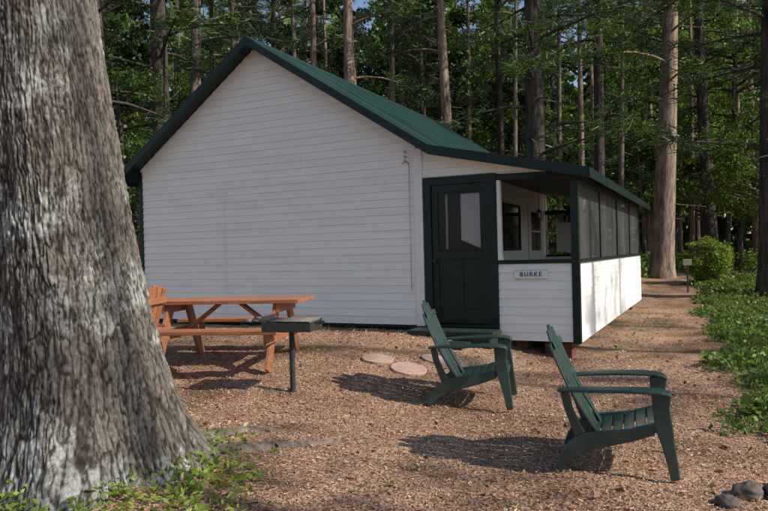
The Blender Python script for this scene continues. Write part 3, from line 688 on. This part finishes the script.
for px_,d_,ti,s_ in named:
    x,y=at(px_,d_); lab=LB[ti]
    if px_==661: lab='thick sunlit pine trunk beside the path past the porch'
    e=plant(pines[ti],x,y,1,s_*1.0,label=lab,group=PG)
placed=[at(a,b) for a,b,_,_ in named]
def ok(x,y,md):
    if -11.5<x<-.2 and 7<y<20.5: return False
    if -2.4<x<1.2 and y<30: return False
    if x>-1 and y<14: return False
    if x>1.2 and y<29: return False
    if x>-14 and y<9: return False
    return all((x-a)**2+(y-b)**2>md*md for a,b in placed)
cnt=0;tries=0
while cnt<58 and tries<5000:
    tries+=1; px_=random.uniform(-100,860); d_=random.uniform(27,58); x,y=at(px_,d_)
    if not ok(x,y,2.0): continue
    placed.append((x,y)); cnt+=1; ti=random.choice((0,1,2,3,0,2,4))
    plant(pines[ti],x,y,random.uniform(.85,1.15),random.choice((.38,.5,.6,.8)),label=LB[ti],group=PG)
cnt=0;tries=0
while cnt<72 and tries<5000:
    tries+=1; px_=random.uniform(-60,860); d_=random.uniform(22,56); x,y=at(px_,d_)
    if not ok(x,y,1.6): continue
    placed.append((x,y)); cnt+=1
    ti=random.choice((0,1,2,1)) if d_<32 else random.choice((3,4,3,4,1))
    if px_>600 and ti in (1,4): ti=3 if d_>32 else 0
    plant(broads[ti],x,y,random.uniform(.8,1.15),label='leafy green understory tree among pine trunks',group=BG)
for px_,d_,ti,s_ in ((118,19,1,.9),(95,24,4,.9),(742,28,3,.85),(695,36,0,1.3),(765,24,0,1.0),(590,36,3,1),(490,38,4,1),(705,32,0,1.2),(390,40,4,1.1),(280,36,4,1)):
    x,y=at(px_,d_); plant(broads[ti],x,y,s_,label='leafy green tree at the edge of the clearing',group=BG)
for x,y,T,s_,sx_ in ((16,.9,pines[0],.9,.9),(13.5,3.4,pines[4],.8,.8),(17,7.2,pines[0],.95,.45),(14,10.6,pines[4],.95,.8),(19,14.0,pines[4],1.0,1),(9,3.0,broads[2],.9,.9)):  # out-of-view trees added to throw dappled shade across the ground
    plant(T,x,y,s_,sx_,label='unseen tree added to shade the clearing',group='unseen trees added for dappled shade')

n=85000
ang_=rng.uniform(-.9,.9,n); dd_=rng.uniform(58,78,n)
dirx=F.x*np.cos(ang_)+R.x*np.sin(ang_); diry=F.y*np.cos(ang_)+R.y*np.sin(ang_)
x=dirx*dd_; y=diry*dd_; top_=22+5*np.sin(ang_*29)*np.sin(ang_*13+1)+4*np.sin(ang_*83)
z=rng.random(n)*top_
c=np.stack([x,y,z+H(x,y)],1); c+=rng.normal(size=(n,3))*.3
obj('forest',leafmesh('forest',leaves(c,rng.normal(size=(n,3)),rng.uniform(.5,1.3,n),rng.uniform(.4,.8,n))),M['leaf'],kind='stuff')

def shrub(px_,d_,w_,h_,mat,lab,nl=5000,ls=.08):
    x,y=at(px_,d_); e=empty('shrub',(x,y,hz(x,y)),lab,'shrub',group='shrubs beside the path')
    st=MB()
    for k in range(14):
        an=random.uniform(0,6.28); st.tube([(0,0,0),(math.cos(an)*w_*.2,math.sin(an)*w_*.2,h_*.45),(math.cos(an)*w_*.4,math.sin(an)*w_*.4,h_*.8)],[.02,.012,.005],5,cap=False)
    obj('stem',st,M['bark'],parent=e,loc=(0,0,0))
    cen=[]
    for k in range(70):
        v_=rng.normal(size=3); v_/=np.linalg.norm(v_); r_=rng.uniform(.6,1); cen.append((v_[0]*w_*.5*r_,v_[1]*w_*.5*r_,h_*.5+v_[2]*h_*.45*r_))
    obj('foliage',leafmesh('foliage',cluster_leaves(cen,.2,nl//70,ls,ls*.6)),mat,parent=e,loc=(0,0,0))
shrub(708,20.5,1.25,1.5,M['bright'],'bright yellow-green rounded shrub beside the path',7000,.08)

def cover(name,pts,hgt,ls,per,mat,asp=(.35,.6),upk=.4):
    pts=np.array(pts); n=len(pts)*per; b_=np.repeat(pts,per,0)
    off=rng.normal(size=(n,2))*.08; x=b_[:,0]+off[:,0]; y=b_[:,1]+off[:,1]
    hh=np.repeat(rng.uniform(.2,1,len(pts))*hgt,per); z=H(x,y)+rng.random(n)*hh
    d=rng.normal(size=(n,3)); d[:,2]=np.abs(d[:,2])*upk+.1
    V=leaves(np.stack([x,y,z],1),d,rng.uniform(.6,1.3,n)*ls,rng.uniform(*asp,n)*ls)
    return obj(name,leafmesh(name,V),mat,kind='stuff')
pts=[];pg=[]
while len(pts)<2600:
    y=random.uniform(5.8,26); edge=(.26-.045*(y-6)) if y<16 else -.19-.03*(y-16)
    u=abs(random.gauss(0,1.0))*1.1
    x=edge+u+ .20*math.sin(y*1.9)
    if noise.noise(Vector((x*2.3,y*1.7,0)))<.0: 
        if random.random()<.25: pg.append((x,y))
        continue
    pts.append((x,y))
cover('ground_cover',pts,.18,.085,9,M['weed'],(.45,.75))
cover('grass',pg,.05,.13,11,M['grass'],(.05,.10),2.5)
pts=[]
while len(pts)<170:
    px_=random.uniform(-60,262); d_=random.uniform(3.2,4.9); x,y=at(px_,d_)
    dist=math.hypot(x-TX,y-TY)
    if dist<.55 or random.random()>math.exp(-max(0,dist-.7)/.4): continue
    if noise.noise(Vector((x*2.6,y*2.6,5)))<-.12: continue
    pts.append((x,y))
cover('ground_cover',pts,.15,.05,10,M['bright'])
pts=[]
for k in range(240):
    x=random.uniform(-7,0); y=random.uniform(3,9.0)
    if noise.noise(Vector((x*.9,y*.9,9)))>.25: pts.append((x,y))
pts+= [(-1.3+random.gauss(0,.25),9.3+random.uniform(0,7)) for _ in range(70)]
pts+= [(random.uniform(-9,-4.2),8.9+random.gauss(0,.08)) for _ in range(25)]
cover('ground_cover',pts,.06,.04,6,M['weed'])
pts=[]
while len(pts)<2800:
    px_=random.uniform(-60,860); d_=random.uniform(17,42); x,y=at(px_,d_)
    if -10.2<x<-1.0 and y<19: continue
    if -2.0<x<-.3 and y<24: continue
    if px_>665 and d_<25: continue
    pts.append((x,y))
cover('undergrowth',pts,.8,.22,12,M['leaf'])

# ---------------- camera, light ----------------
cam=bpy.data.cameras.new('camera'); co=bpy.data.objects.new('camera',cam); coll.objects.link(co)
cam.sensor_width=36; cam.lens=36*683/768; cam.clip_end=2000; cam.clip_start=.05
pitch=math.radians(-.12); roll=math.radians(1.41)
fwd=(F*math.cos(pitch)+Vector((0,0,1))*math.sin(pitch)).normalized(); rt_=R.normalized(); up=rt_.cross(fwd).normalized()
r2_=rt_*math.cos(roll)-up*math.sin(roll); u2=up*math.cos(roll)+rt_*math.sin(roll)
m4=Matrix((( r2_.x,u2.x,-fwd.x,0),(r2_.y,u2.y,-fwd.y,0),(r2_.z,u2.z,-fwd.z,EYE),(0,0,0,1))); co.matrix_world=m4
scene.camera=co
elev=math.radians(38); az=math.atan2(1.0,.02)
sd=Vector((math.sin(az)*math.cos(elev),math.cos(az)*math.cos(elev),math.sin(elev)))
sun=bpy.data.lights.new('sun','SUN'); sun.energy=5; sun.angle=math.radians(.5); sun.color=(1,.93,.80)
so_=bpy.data.objects.new('sun',sun); coll.objects.link(so_); so_.rotation_euler=sd.to_track_quat('Z','Y').to_euler(); so_.location=sd*30
w=bpy.data.worlds.new('World'); scene.world=w; w.use_nodes=True; nt=w.node_tree
sk=nt.nodes.new('ShaderNodeTexSky'); sk.sky_type='NISHITA'; sk.sun_disc=False; sk.sun_elevation=elev; sk.sun_rotation=az
bg=nt.nodes['Background']; bg.inputs[1].default_value=.14; nt.links.new(sk.outputs[0],bg.inputs[0])
scene.view_settings.view_transform='Standard'; scene.view_settings.look='None'; scene.view_settings.exposure=0
